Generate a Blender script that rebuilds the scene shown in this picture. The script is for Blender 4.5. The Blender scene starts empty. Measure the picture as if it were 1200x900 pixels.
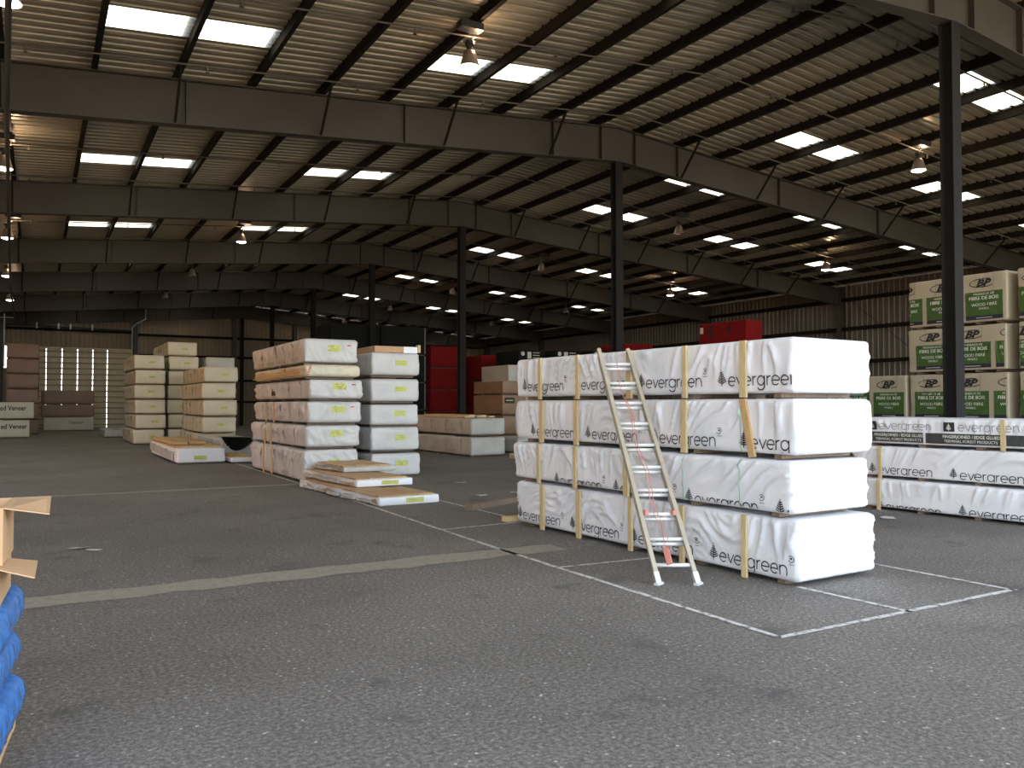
import bpy, bmesh, math, random
from mathutils import Vector, Matrix, noise

# ------------------------------------------------------------------ camera, sky, sun, exposure
S = bpy.context.scene
C = S.collection
cam = bpy.data.objects.new('camera', bpy.data.cameras.new('camera'))
C.objects.link(cam)
cam.data.sensor_width = 36.0
cam.data.lens = 28.8
cam.data.clip_end = 500
cam.location = (0, 0, 1.7)
cam.rotation_euler = (math.radians(90 + 1.43), 0, math.radians(-30.17))
S.camera = cam

W = bpy.data.worlds.new('daylight')
S.world = W
W.use_nodes = True
wn = W.node_tree
sky = wn.nodes.new('ShaderNodeTexSky')
sky.sky_type = 'NISHITA'
sky.sun_disc = False
sky.sun_elevation = math.radians(52)
sky.sun_rotation = math.radians(60)
hs = wn.nodes.new('ShaderNodeHueSaturation')
hs.inputs['Saturation'].default_value = 0.45
wn.links.new(sky.outputs[0], hs.inputs['Color'])
wn.links.new(hs.outputs[0], wn.nodes['Background'].inputs[0])
wn.nodes['Background'].inputs[1].default_value = 0.15

sun = bpy.data.objects.new('sun', bpy.data.lights.new('sun', 'SUN'))
C.objects.link(sun)
sun.data.energy = 4.0
sun.data.angle = math.radians(0.53)
sun.data.color = (1.0, 0.93, 0.82)
# the sun stands beyond the right rear of the shed, 52 degrees up
sun.rotation_euler = Vector((0.80, 0.25, 1.08)).to_track_quat('Z', 'Y').to_euler()

def portal(loc, rot, sx, sy):
    l = bpy.data.lights.new('sky_portal', 'AREA')
    l.shape = 'RECTANGLE'; l.size = sx; l.size_y = sy
    l.cycles.is_portal = True
    o = bpy.data.objects.new('sky_portal', l); C.objects.link(o)
    o.location = loc; o.rotation_euler = rot
portal((14.2, -1.3, 4.6), (math.radians(90), 0, 0), 45, 9.2)
portal((-8.4, 25, 2.2), (math.radians(90), 0, math.radians(-90)), 15, 4.4)

vs = S.view_settings
vs.view_transform = 'Standard'
vs.look = 'None'
vs.gamma = 1.0
vs.exposure = 3.05
S.cycles.max_bounces = 10
S.cycles.diffuse_bounces = 6
S.cycles.glossy_bounces = 3
S.cycles.transmission_bounces = 6
S.cycles.sample_clamp_indirect = 6.0
S.cycles.caustics_reflective = False
S.cycles.caustics_refractive = False

# ------------------------------------------------------------------ materials
def mat(name, col, rough=0.6, metal=0.0, var=0.0, vscale=3.0, bump=0.0, bscale=20.0, emit=None, estr=0.0, stretch=None, col2=None):
    m = bpy.data.materials.new(name)
    m.use_nodes = True
    nt = m.node_tree; N = nt.nodes; L = nt.links
    b = N['Principled BSDF']
    b.inputs['Base Color'].default_value = (*col, 1)
    b.inputs['Roughness'].default_value = rough
    b.inputs['Metallic'].default_value = metal
    if var > 0 or bump > 0:
        tc = N.new('ShaderNodeTexCoord')
        src = tc.outputs['Object']
        if stretch:
            mp = N.new('ShaderNodeMapping'); mp.inputs['Scale'].default_value = stretch
            L.new(src, mp.inputs[0]); src = mp.outputs[0]
    if var > 0:
        n = N.new('ShaderNodeTexNoise'); n.inputs['Scale'].default_value = vscale; n.inputs['Detail'].default_value = 6
        L.new(src, n.inputs['Vector'])
        r = N.new('ShaderNodeValToRGB')
        c2 = col2 or tuple(c * (1 - var) for c in col)
        r.color_ramp.elements[0].position = 0.3; r.color_ramp.elements[0].color = (*c2, 1)
        r.color_ramp.elements[1].position = 0.7; r.color_ramp.elements[1].color = (*col, 1)
        L.new(n.outputs['Fac'], r.inputs[0]); L.new(r.outputs[0], b.inputs['Base Color'])
    if bump > 0:
        n2 = N.new('ShaderNodeTexNoise'); n2.inputs['Scale'].default_value = bscale; n2.inputs['Detail'].default_value = 5
        L.new(src, n2.inputs['Vector'])
        bp = N.new('ShaderNodeBump'); bp.inputs['Strength'].default_value = bump; bp.inputs['Distance'].default_value = 0.02
        L.new(n2.outputs['Fac'], bp.inputs['Height']); L.new(bp.outputs[0], b.inputs['Normal'])
    if emit:
        b.inputs['Emission Color'].default_value = (*emit, 1)
        b.inputs['Emission Strength'].default_value = estr
    return m

def asphalt():
    m = bpy.data.materials.new('asphalt'); m.use_nodes = True
    nt = m.node_tree; N = nt.nodes; L = nt.links; b = N['Principled BSDF']
    b.inputs['Roughness'].default_value = 0.75
    tc = N.new('ShaderNodeTexCoord')
    def noi(sc, det=4, rough=0.6):
        n = N.new('ShaderNodeTexNoise'); n.inputs['Scale'].default_value = sc; n.inputs['Detail'].default_value = det
        n.inputs['Roughness'].default_value = rough
        L.new(tc.outputs['Object'], n.inputs['Vector']); return n.outputs['Fac']
    def ramp(fac, stops):
        r = N.new('ShaderNodeValToRGB'); e = r.color_ramp.elements
        while len(e) < len(stops): e.new(0.5)
        for k, (p, c) in enumerate(stops): e[k].position = p; e[k].color = (*c, 1)
        L.new(fac, r.inputs[0]); return r.outputs[0]
    def mix(mode, fac, a, c):
        x = N.new('ShaderNodeMix'); x.data_type = 'RGBA'; x.blend_type = mode
        if isinstance(fac, float): x.inputs[0].default_value = fac
        else: L.new(fac, x.inputs[0])
        L.new(a, x.inputs[6])
        if isinstance(c, tuple): x.inputs[7].default_value = (*c, 1)
        else: L.new(c, x.inputs[7])
        return x.outputs[2]
    base = ramp(noi(0.35, 5), [(0.3, (0.122, 0.111, 0.097)), (0.7, (0.188, 0.174, 0.155))])
    grit = ramp(noi(34, 4, 0.85), [(0.33, (0.30, 0.30, 0.30)), (0.5, (0.95, 0.95, 0.95)), (0.66, (2.1, 2.1, 2.1))])
    col = mix('MULTIPLY', 1.0, base, grit)
    # pale aggregate showing through
    v = N.new('ShaderNodeTexVoronoi'); v.inputs['Scale'].default_value = 19
    L.new(tc.outputs['Object'], v.inputs['Vector'])
    sp = ramp(v.outputs['Distance'], [(0.0, (1, 1, 1)), (0.14, (1, 1, 1)), (0.21, (0, 0, 0))])
    vm = ramp(noi(3.0, 3), [(0.42, (0, 0, 0)), (0.58, (1, 1, 1))])
    pick = ramp(v.outputs['Color'], [(0.56, (0, 0, 0)), (0.62, (1, 1, 1))])
    spm = mix('MULTIPLY', 1.0, mix('MULTIPLY', 1.0, sp, vm), pick)
    col = mix('MIX', spm, col, (0.55, 0.54, 0.51))
    # oil stains
    st = ramp(noi(1.5, 5), [(0.58, (0, 0, 0)), (0.68, (0.6, 0.6, 0.6))])
    col = mix('MIX', st, col, (0.065, 0.062, 0.058))
    L.new(col, b.inputs['Base Color'])
    bp = N.new('ShaderNodeBump'); bp.inputs['Strength'].default_value = 0.5; bp.inputs['Distance'].default_value = 0.01
    L.new(noi(70, 4, 0.8), bp.inputs['Height']); L.new(bp.outputs[0], b.inputs['Normal'])
    return m

def paint_worn(name, col, lo=0.35, hi=0.6, under=(0.11, 0.108, 0.105)):
    m = mat(name, col, 0.8, var=0.5, vscale=14, col2=under)
    r = [n for n in m.node_tree.nodes if n.type == 'VALTORGB'][0]
    r.color_ramp.elements[0].position = lo; r.color_ramp.elements[1].position = hi
    return m

def translucent(name, col):
    m = bpy.data.materials.new(name); m.use_nodes = True
    nt = m.node_tree; N = nt.nodes; L = nt.links
    N.remove(N['Principled BSDF'])
    t = N.new('ShaderNodeBsdfTranslucent'); t.inputs[0].default_value = (*col, 1)
    d = N.new('ShaderNodeBsdfDiffuse'); d.inputs[0].default_value = (*col, 1)
    x = N.new('ShaderNodeMixShader'); x.inputs[0].default_value = 0.25
    L.new(t.outputs[0], x.inputs[1]); L.new(d.outputs[0], x.inputs[2])
    L.new(x.outputs[0], N['Material Output'].inputs[0])
    return m

def wrapmat(name, col, var=0.12, rough=0.42, bs=9.0, bump=0.25):
    m = mat(name, col, rough, var=var, vscale=1.5, bump=bump, bscale=bs)
    return m

def wood(name, col, dark):
    return mat(name, col, 0.65, var=0.4, vscale=5, col2=dark, stretch=(14, 14, 1.5), bump=0.15, bscale=10)

M = dict(
    asphalt=asphalt(),
    concrete=mat('concrete', (0.42, 0.36, 0.28), 0.9, var=0.2, vscale=2),
    yard=mat('warm_bounce_ground', (0.42, 0.215, 0.085), 0.9, var=0.2, vscale=2),  # strong warm tint, chosen for the light it bounces indoors
    block=mat('warm_bounce_wall', (0.46, 0.235, 0.09), 0.9, var=0.1, vscale=1),  # tinted for warm bounce, used on the added wall only
    strip=paint_worn('strip_concrete', (0.32, 0.285, 0.225), 0.25, 0.55, (0.22, 0.20, 0.165)),
    line=paint_worn('line_paint', (0.62, 0.61, 0.58), 0.32, 0.52),
    faint=paint_worn('faint_paint', (0.24, 0.23, 0.21), 0.38, 0.62),
    sheet=mat('roof_sheet', (0.33, 0.295, 0.215), 0.42, 0.25, var=0.25, vscale=0.6),
    sky=translucent('skylight_panel', (0.44, 0.42, 0.34)),
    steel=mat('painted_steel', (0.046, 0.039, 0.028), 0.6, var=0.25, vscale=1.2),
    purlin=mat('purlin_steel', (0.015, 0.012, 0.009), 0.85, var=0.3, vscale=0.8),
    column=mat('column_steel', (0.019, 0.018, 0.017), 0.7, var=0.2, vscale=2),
    dark=mat('dark_steel', (0.03, 0.03, 0.03), 0.5),
    pipe=mat('pipe_steel', (0.075, 0.065, 0.05), 0.6, 0.2),
    whitepipe=mat('white_pipe', (0.6, 0.6, 0.6), 0.4),
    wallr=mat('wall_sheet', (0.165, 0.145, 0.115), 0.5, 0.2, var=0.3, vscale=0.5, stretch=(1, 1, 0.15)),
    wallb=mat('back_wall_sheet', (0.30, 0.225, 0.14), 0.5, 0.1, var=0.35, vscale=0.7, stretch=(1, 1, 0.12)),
    rail=mat('door_rail', (0.34, 0.27, 0.17), 0.6),
    door=mat('door_sheet', (0.62, 0.54, 0.38), 0.5, 0.1, var=0.15, vscale=0.7),
    wrapw=wrapmat('white_wrap', (0.79, 0.80, 0.825), 0.05, bs=11, bump=0.5),
    wrapg=wrapmat('grey_wrap', (0.56, 0.55, 0.535), 0.15, bs=9, bump=0.5),
    wrapc=wrapmat('cream_wrap', (0.62, 0.57, 0.425), 0.15, bs=9, bump=0.4),
    wrapd=wrapmat('dirty_wrap', (0.50, 0.49, 0.45), 0.25, bs=7),
    wrapk=wrapmat('charcoal_wrap', (0.013, 0.0145, 0.013), 0.2, bs=7),
    wrapr=wrapmat('red_wrap', (0.23, 0.011, 0.012), 0.15, bs=6),
    wrapbp=wrapmat('cream_paper', (0.47, 0.41, 0.295), 0.12, bs=6, bump=0.2),
    brown=wrapmat('brown_pack', (0.26, 0.155, 0.085), 0.2, bs=6, bump=0.1),
    brownr=wrapmat('red_brown_pack', (0.27, 0.135, 0.085), 0.2, bs=6, bump=0.1),
    ink=mat('black_ink', (0.012, 0.014, 0.016), 0.6),
    greyink=mat('grey_ink', (0.25, 0.25, 0.25), 0.6),
    palegrey=mat('pale_ink', (0.62, 0.62, 0.56), 0.6),
    navy=mat('navy_ink', (0.018, 0.022, 0.035), 0.6),
    green=mat('green_print', (0.058, 0.125, 0.024), 0.6, var=0.3, vscale=6),
    band=mat('charcoal_band', (0.045, 0.052, 0.05), 0.6, var=0.25, vscale=8),
    white=mat('white_ink', (0.75, 0.76, 0.68), 0.6),
    label=mat('yellow_label', (0.62, 0.64, 0.22), 0.6, var=0.2, vscale=12),
    blownlabel=mat('pale_label', (0.70, 0.72, 0.55), 0.6),  # label paled in its colour to show daylight blowing it out
    labelp=mat('label_print', (0.42, 0.45, 0.10), 0.6),
    redtag=mat('red_tag', (0.55, 0.06, 0.03), 0.6),
    pine=wood('pine', (0.62, 0.42, 0.20), (0.45, 0.28, 0.12)),
    pinep=wood('pale_pine', (0.66, 0.53, 0.30), (0.52, 0.38, 0.18)),
    oldwood=wood('weathered_wood', (0.26, 0.19, 0.13), (0.14, 0.10, 0.07)),
    card=mat('cardboard', (0.52, 0.33, 0.18), 0.8, var=0.12, vscale=3),
    cardin=mat('cardboard_inside', (0.38, 0.22, 0.12), 0.8, var=0.12, vscale=3),
    film=mat('blue_film', (0.05, 0.22, 0.62), 0.15, var=0.3, vscale=9, bump=0.5, bscale=14),
    alu=mat('aluminium', (0.80, 0.80, 0.78), 0.35, 0.25, var=0.1, vscale=6),
    alug=mat('bronze_rail', (0.53, 0.48, 0.37), 0.4, 0.3, var=0.15, vscale=6),
    rope=mat('red_rope', (0.62, 0.24, 0.19), 0.8),
    gstrap=mat('green_strap', (0.30, 0.55, 0.40), 0.5),
    strap=mat('brown_strap', (0.20, 0.14, 0.09), 0.5),
    paper=mat('paper_scrap', (0.6, 0.58, 0.54), 0.8),
    reflector=mat('spun_aluminium', (0.30, 0.25, 0.21), 0.4, 0.5),
    bulb=mat('lamp_glass', (1, 1, 1), 0.3, emit=(1.0, 0.95, 0.86), estr=3.5),
    dimbulb=mat('dim_lamp_glass', (0.75, 0.72, 0.68), 0.2),
)

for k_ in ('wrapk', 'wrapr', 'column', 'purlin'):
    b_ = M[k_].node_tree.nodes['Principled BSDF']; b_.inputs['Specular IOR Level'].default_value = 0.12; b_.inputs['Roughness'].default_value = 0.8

# ------------------------------------------------------------------ builders
def obj(name, me, m=None, parent=None, loc=None, rot=None):
    if isinstance(me, bmesh.types.BMesh):
        d = bpy.data.meshes.new(name); me.to_mesh(d); me.free(); me = d
    o = bpy.data.objects.new(name, me); C.objects.link(o)
    if m is not None and len(me.materials) == 0: me.materials.append(m)
    if parent is not None: o.parent = parent
    if loc is not None: o.location = loc
    if rot is not None: o.rotation_euler = rot
    return o
def thing(name, label, cat, loc=(0, 0, 0), rz=0.0, group=None):
    o = bpy.data.objects.new(name, None); C.objects.link(o); o.empty_display_size = 0.2
    o.location = loc; o.rotation_euler = (0, 0, rz); o['label'] = label; o['category'] = cat
    if group: o['group'] = group
    return o
def tag(o, label, cat, group=None):
    o['label'] = label; o['category'] = cat
    if group: o['group'] = group
    return o
def structure(name, me=None, m=None):
    if me is None:
        o = bpy.data.objects.new(name, None); C.objects.link(o)
    else: o = obj(name, me, m)
    o['kind'] = 'structure'
    return o
def box(bm, lo, hi, mtx=None):
    r = bmesh.ops.create_cube(bm, size=1.0)
    lo = Vector(lo); hi = Vector(hi)
    for v in r['verts']:
        v.co = Vector(((v.co.x + .5) * (hi.x - lo.x) + lo.x, (v.co.y + .5) * (hi.y - lo.y) + lo.y, (v.co.z + .5) * (hi.z - lo.z) + lo.z))
        if mtx: v.co = mtx @ v.co
    return r['verts']
def boxmesh(lo, hi, bev=0.0):
    bm = bmesh.new(); box(bm, lo, hi)
    if bev: bmesh.ops.bevel(bm, geom=bm.edges[:], offset=bev, segments=1, affect='EDGES')
    return bm
def bar(bm, a, b, w, d, up=Vector((0, 0, 1))):
    a = Vector(a); b = Vector(b); t = (b - a); ln = t.length; t.normalize()
    s = t.cross(up)
    if s.length < 1e-4: s = t.cross(Vector((1, 0, 0)))
    s.normalize(); u = s.cross(t)
    vs_ = []
    for q in (a, b):
        for i, j in ((-1, -1), (1, -1), (1, 1), (-1, 1)):
            vs_.append(bm.verts.new(q + s * (i * w / 2) + u * (j * d / 2)))
    for f in ((0, 1, 2, 3), (7, 6, 5, 4), (0, 4, 5, 1), (1, 5, 6, 2), (2, 6, 7, 3), (3, 7, 4, 0)):
        bm.faces.new([vs_[k] for k in f])
def tube(bm, pts, r, seg=8, cap=True):
    rings = []
    pts = [Vector(p) for p in pts]
    for i, p in enumerate(pts):
        t = (pts[min(i + 1, len(pts) - 1)] - pts[max(i - 1, 0)]).normalized()
        s = t.cross(Vector((0, 0, 1)))
        if s.length < 1e-3: s = t.cross(Vector((1, 0, 0)))
        s.normalize(); u = s.cross(t)
        rings.append([bm.verts.new(p + s * (r * math.cos(2 * math.pi * k / seg)) + u * (r * math.sin(2 * math.pi * k / seg))) for k in range(seg)])
    for a, b in zip(rings, rings[1:]):
        for k in range(seg): bm.faces.new((a[k], a[(k + 1) % seg], b[(k + 1) % seg], b[k]))
    if cap and len(rings) > 1:
        bm.faces.new(rings[0][::-1]); bm.faces.new(rings[-1])
def lathe(bm, prof, seg=20, cx=0, cy=0):
    rings = [[bm.verts.new((cx + r * math.cos(2 * math.pi * k / seg), cy + r * math.sin(2 * math.pi * k / seg), z)) for k in range(seg)] for r, z in prof]
    for a, b in zip(rings, rings[1:]):
        for k in range(seg): bm.faces.new((a[k], a[(k + 1) % seg], b[(k + 1) % seg], b[k]))
def smooth(o):
    for p in o.data.polygons: p.use_smooth = True
    return o

# ------------------------------------------------------------------ floor and markings
RX, RZ, SL = 14.19, 9.55, 0.0825        # ridge line, top of the rafters there, slope
LX, RWX, BY, FY = -8.2, 36.6, 67.9, -1.2
def ztop(x): return RZ - abs(x - RX) * SL
def grid_plane(x0, x1, y0, y1, z=0.0):
    bm = bmesh.new()
    v = [bm.verts.new(p) for p in ((x0, y0, z), (x1, y0, z), (x1, y1, z), (x0, y1, z))]
    bm.faces.new(v); return bm
floor = structure('floor', boxmesh((LX - .2, FY - 6, -0.2), (RWX + .3, BY + .3, 0)), M['asphalt'])
def quadline(name, a, b, w, m, seed=0):
    a = Vector((a[0], a[1], 0.004)); b = Vector((b[0], b[1], 0.004))
    t = (b - a).normalized(); s = Vector((-t.y, t.x, 0)); n = max(2, int((b - a).length / 0.25))
    bm = bmesh.new(); prev = None; rnd = random.Random(seed)
    for i in range(n + 1):
        p = a.lerp(b, i / n); k = w / 2 * (0.85 + 0.3 * rnd.random()); j = (rnd.random() - .5) * w * .15
        q = (bm.verts.new(p + s * (k + j)), bm.verts.new(p - s * (k - j)))
        if prev: bm.faces.new((prev[0], prev[1], q[1], q[0]))
        prev = q
    return obj(name, bm, m, floor)
quadline('concrete_strip', (-8, 8.10), (5.4, 8.22), 0.44, M['strip'], 1)
quadline('concrete_strip', (5.4, 8.22), (14.0, 8.3), 0.40, M['faint'], 2)
quadline('concrete_strip', (-8, 17.36), (4.9, 17.42), 0.24, M['strip'], 3)
quadline('concrete_strip', (8.0, 17.6), (14.0, 18.6), 0.22, M['faint'], 4)
for k, (a, b, w, m) in enumerate([
    ((4.71, 4.22), (4.73, 8.34), .055, 'line'), ((4.73, 8.34), (4.86, 13.2), .055, 'line'), ((4.86, 13.2), (5.03, 26), .06, 'line'),
    ((4.71, 4.22), (7.8, 4.22), .055, 'line'), ((7.76, 4.2), (7.7, 9.9), .055, 'line'), ((6.16, 5.3), (6.21, 4.2), .05, 'line'),
    ((4.73, 7.18), (5.95, 7.1), .05, 'line'), ((4.77, 10.12), (6.1, 10.22), .05, 'line'), ((6.21, 13.6), (6.18, 9.9), .05, 'line'),
    ((6.2, 13.15), (8.6, 13.3), .045, 'faint'), ((6.9, 16.25), (7.8, 16.3), .05, 'faint'), ((7.94, 17.7), (8.08, 13.0), .045, 'faint'),
    ((4.86, 13.3), (5.5, 13.25), .05, 'faint')]):
    quadline('painted_line', a, b, w, M[m], 10 + k)

ground = structure('bounce_yard', boxmesh((-70, -60, -0.3), (LX - .2, 110, -0.02)), M['yard'])  # unseen yard added on the left to bounce warm light inside
# added unseen wall, coloured tan to bounce warm sunlight into the shed
yard = structure('bounce_wall', boxmesh((-26.5, 2, -0.02), (-26, 60, 6.5)), M['block'])
ground2 = structure('trim_2', boxmesh((LX - .2, -60, -0.3), (80, FY - 6, -0.02)), M['concrete'])

# ------------------------------------------------------------------ ceiling: ribbed sheets, skylights, purlins
ceiling = structure('ceiling')
PER = 9.77; RIB = PER / 32; Y0 = 10.87          # skylight rows sit on ribs 0-2 and 16-18 of each period
SHEETZ = 0.21
PURL = [13.43 - 1.566 * k for k in range(14)] + [14.95 + 1.566 * k for k in range(14)]
SKY_X = [(-5.36, -2.23), (0.90, 4.03), (7.17, 10.30), (18.08, 21.21), (24.35, 27.48), (30.61, 33.74)]
def rib_rows(i0, i1, x0, x1, m, name, shared=None):
    bm = bmesh.new(); prof = []
    for i in range(i0, i1):
        y = Y0 + i * RIB
        prof += [(y, 0), (y + .11, 0), (y + .128, -.055), (y + .20, -.055), (y + .218, 0), (y + .265, 0), (y + .272, -.010), (y + .288, -.010), (y + .295, 0)]
    prof.append((Y0 + i1 * RIB, 0))
    pv = None
    for y, dz in prof:
        q = [bm.verts.new((x, y, ztop(x) + SHEETZ - dz)) for x in (x0, x1)]
        if pv: bm.faces.new((pv[0], q[0], q[1], pv[1]))
        pv = q
    return obj(name, bm, m, ceiling)
imin = int((FY - Y0) / RIB) - 1
imax = int((BY - Y0) / RIB) + 1
rows = []
i = imin
while i < imax:
    ph = i % 32
    if ph in (0, 16): rows.append((i, i + 3, True)); i += 3
    else:
        j = i
        while j < imax and j % 32 not in (0, 16): j += 1
        rows.append((i, j, False)); i = j
slopes = [(LX - .3, RX), (RX, RWX + .3)]
for i0, i1, skyrow in rows:
    for x0, x1 in slopes:
        if not skyrow:
            rib_rows(i0, i1, x0, x1, M['sheet'], 'roof_sheet')
        else:
            cut = x0
            for a, b in [s for s in SKY_X if x0 < s[0] < x1]:
                rib_rows(i0, i1, cut, a, M['sheet'], 'roof_sheet')
                mid = (a + b) / 2
                for p, q in ((a, mid), (mid, b)):
                    rib_rows(i0, i1, p, q, M['sky'], 'skylight_panel')
                cut = b
            rib_rows(i0, i1, cut, x1, M['sheet'], 'roof_sheet')
# Z purlins, one mesh shared by all
bm = bmesh.new()
zp = [(-.09, .262), (0, .262), (0, 0), (.09, 0), (.09, .025)]
for (xa, za), (xb, zb) in zip(zp, zp[1:]):
    q = [bm.verts.new(p) for p in ((xa, FY, za), (xb, FY, zb), (xb, BY, zb), (xa, BY, za))]
    bm.faces.new(q)
pm = bpy.data.meshes.new('purlin'); bm.to_mesh(pm); bm.free(); pm.materials.append(M['purlin'])
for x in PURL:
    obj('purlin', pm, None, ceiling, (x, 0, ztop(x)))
# ridge cap
bm = bmesh.new(); bar(bm, (RX, FY, RZ + .26), (RX, BY, RZ + .26), .5, .02)
obj('ridge_cap', bm, M['purlin'], ceiling)

# ------------------------------------------------------------------ steel frames
FR = [8.69 + 9.8 * k for k in range(6)] + [67.3]
DEP = 0.97
names = ['nearest the camera, its column before the cream packs', 'second from front, its ridge column rising behind the long white stack',
         'third frame back, ridge column right of the dark wrapped stack', 'fourth frame back, behind the grey capped stack',
         'fifth frame back in the dim rear of the shed', 'sixth frame back, near the rear wall', 'last frame against the rear wall']
def plate(bm, pts, t, axis):
    a = [bm.verts.new(p) for p in pts]; d = Vector(axis) * t
    b = [bm.verts.new(Vector(p) + d) for p in pts]
    bm.faces.new(a); bm.faces.new(b[::-1]); n = len(a)
    for k in range(n): bm.faces.new((a[k], b[k], b[(k + 1) % n], a[(k + 1) % n]))
for fi, fy in enumerate(FR):
    f = thing('steel_frame', 'dark steel gable frame, ' + names[fi], 'steel frame', (RX, fy, 0), 0, 'steel frames')
    for sgn, end in ((-1, LX), (1, RWX)):
        bm = bmesh.new()
        xe = end - RX; zt0, zt1 = RZ, ztop(end)
        d1 = DEP if sgn < 0 else 0.85
        zb0, zb1 = zt0 - DEP, zt1 - d1
        plate(bm, [(0, -.008, zt0), (xe, -.008, zt1), (xe, -.008, zb1), (0, -.008, zb0)], .016, (0, 1, 0))
        plate(bm, [(0, -.13, zt0 - .02), (xe, -.13, zt1 - .02), (xe, .13, zt1 - .02), (0, .13, zt0 - .02)], .02, (0, 0, 1))
        plate(bm, [(0, -.13, zb0), (xe, -.13, zb1), (xe, .13, zb1), (0, .13, zb0)], .02, (0, 0, 1))
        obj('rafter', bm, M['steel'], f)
        # web stiffeners
        for xs in (0.6, 2.2, 6.5, 11.5, 16.0):
            xx = sgn * xs; za = ztop(RX + xx); zb = zb0 + (zb1 - zb0) * xs / abs(xe)
            bm = bmesh.new(); box(bm, (xx - .008, -.12, zb + .02), (xx + .008, -.008, za - .02)); obj('stiffener', bm, M['steel'], f)
        # flange braces up to the purlins
        for px in PURL[1:12:2] if sgn < 0 else PURL[15:26:2]:
            xx = px - RX; xb = abs(xx); zb = zb0 + (zb1 - zb0) * xb / abs(xe)
            bm = bmesh.new(); bar(bm, (xx, -.10, zb + .03), (xx, -.95, ztop(px) + .04), .05, .05); obj('flange_brace', bm, M['purlin'], f)
        # wall column
        bm = bmesh.new(); xw = xe - sgn * .25
        box(bm, (xw - .2, -.12, 0), (xw - .18, .12, zt1 - .2)); box(bm, (xw + .18, -.12, 0), (xw + .2, .12, zt1 - .2)); box(bm, (xw - .18, -.01, 0), (xw + .18, .01, zt1 - .2))
        obj('wall_column', bm, M['steel'], f)
    bm = bmesh.new(); h = .125; zc = RZ - DEP
    box(bm, (-h, -h, .02), (h, -h + .018, zc)); box(bm, (-h, h - .018, .02), (h, h, zc)); box(bm, (-.008, -h + .018, .02), (.008, h - .018, zc))
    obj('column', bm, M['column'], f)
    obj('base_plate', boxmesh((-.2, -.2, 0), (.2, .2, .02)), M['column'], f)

# sprinkler branch pipes following the roof slope, main along the shed
def branch(name, y, lab, dz=-.16):
    bm = bmesh.new(); tube(bm, [(LX + .4, y, ztop(LX + .4) + dz), (RX, y, RZ + dz), (RWX - .4, y, ztop(RWX - .4) + dz)], .019, 6)
    root = thing(name, lab, 'pipe', (0, 0, 0), 0, 'sprinkler pipes under the roof')
    obj('pipe', bm, M['pipe'], root)
    x = LX + 1.7
    while x < RWX - 1:
        bm = bmesh.new(); z = ztop(x) + dz
        box(bm, (x - .012, y - .012, z - .11), (x + .012, y + .012, z)); box(bm, (x - .035, y - .035, z - .125), (x + .035, y + .035, z - .115))
        obj('sprinkler_head', bm, M['pipe'], root); x += 3.13
    return root
for k in range(6):
    for j, (off, w) in enumerate(((10.55, 'nearer'), (13.95, 'middle'), (17.1, 'farther'))):
        y = off + 9.8 * k
        branch('sprinkler_pipe', y, ['first', 'second', 'third', 'fourth', 'fifth', 'sixth'][k] + ' bay from the front, ' + w + ' of its three thin brown sprinkler pipes')
bm = bmesh.new(); tube(bm, [(-.28, 9.2, 7.2), (-.55, 18.5, 7.2), (-1.1, 45, 7.2), (-1.25, 66, 7.2)], .045, 8)
tag(obj('sprinkler_main', bm, M['dark']), 'thick dark pipe running the length of the shed under the frames at far left', 'pipe')

# ------------------------------------------------------------------ walls
def ribbed(bm, a, b, z0, z1, n, per=0.305, depth=.03, ztf=None):
    a = Vector((a[0], a[1], 0)); b = Vector((b[0], b[1], 0)); L_ = (b - a).length; t = (b - a) / L_; n = Vector((n[0], n[1], 0))
    pr = []; s = 0.0
    while s < L_:
        for u, d in ((0, 0), (.17, 0), (.195, depth), (.25, depth), (.28, 0)):
            if s + u < L_: pr.append((s + u, d))
        s += per
    pr.append((L_, 0)); pv = None
    for s, d in pr:
        p = a + t * s + n * d
        zt = ztf(p.x) if ztf else z1
        q = (bm.verts.new((p.x, p.y, z0)), bm.verts.new((p.x, p.y, zt)))
        if pv: bm.faces.new((pv[0], q[0], q[1], pv[1]))
        pv = q
wr = structure('wall_right')
def wsheet(root, m, *a, **k):
    bm = bmesh.new(); ribbed(bm, *a, **k); return obj('wall_sheet', bm, m, root)
eave = ztop(RWX) + .2
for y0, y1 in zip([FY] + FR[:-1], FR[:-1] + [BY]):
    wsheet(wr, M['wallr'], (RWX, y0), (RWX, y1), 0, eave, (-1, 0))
for z in (1.9, 3.9, 5.62, 7.14):
    bm = bmesh.new(); box(bm, (RWX - .24, FY, z - .09), (RWX - .04, BY, z - .075)); box(bm, (RWX - .24, FY, z - .09), (RWX - .225, BY, z + .09))
    obj('girt', bm, M['purlin'], wr)
for ya, za, yb, zb in ((27.6, 7.0, 19.3, .4), (19.3, 7.0, 27.6, .4)):
    bm = bmesh.new(); tube(bm, [(RWX - .3, ya, za), (RWX - .3, yb, zb)], .015, 5); obj('brace_rod', bm, M['purlin'], wr)
wb = structure('wall_back')
DX0, DX1, DZ = -0.20, 6.25, 5.74
rooff = lambda x: ztop(x) + .2
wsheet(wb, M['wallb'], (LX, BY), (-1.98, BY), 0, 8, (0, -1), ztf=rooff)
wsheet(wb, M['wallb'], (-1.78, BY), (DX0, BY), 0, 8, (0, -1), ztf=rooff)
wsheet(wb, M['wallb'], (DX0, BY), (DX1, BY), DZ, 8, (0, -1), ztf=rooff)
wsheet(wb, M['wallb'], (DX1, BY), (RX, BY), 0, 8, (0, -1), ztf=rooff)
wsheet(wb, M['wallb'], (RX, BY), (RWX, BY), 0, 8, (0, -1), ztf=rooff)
bm = bmesh.new(); ribbed(bm, (-1.98, BY), (-1.78, BY), 0, 4.3, (0, -1)); obj('wall_sheet', bm, M['wallb'], wb)
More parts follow.
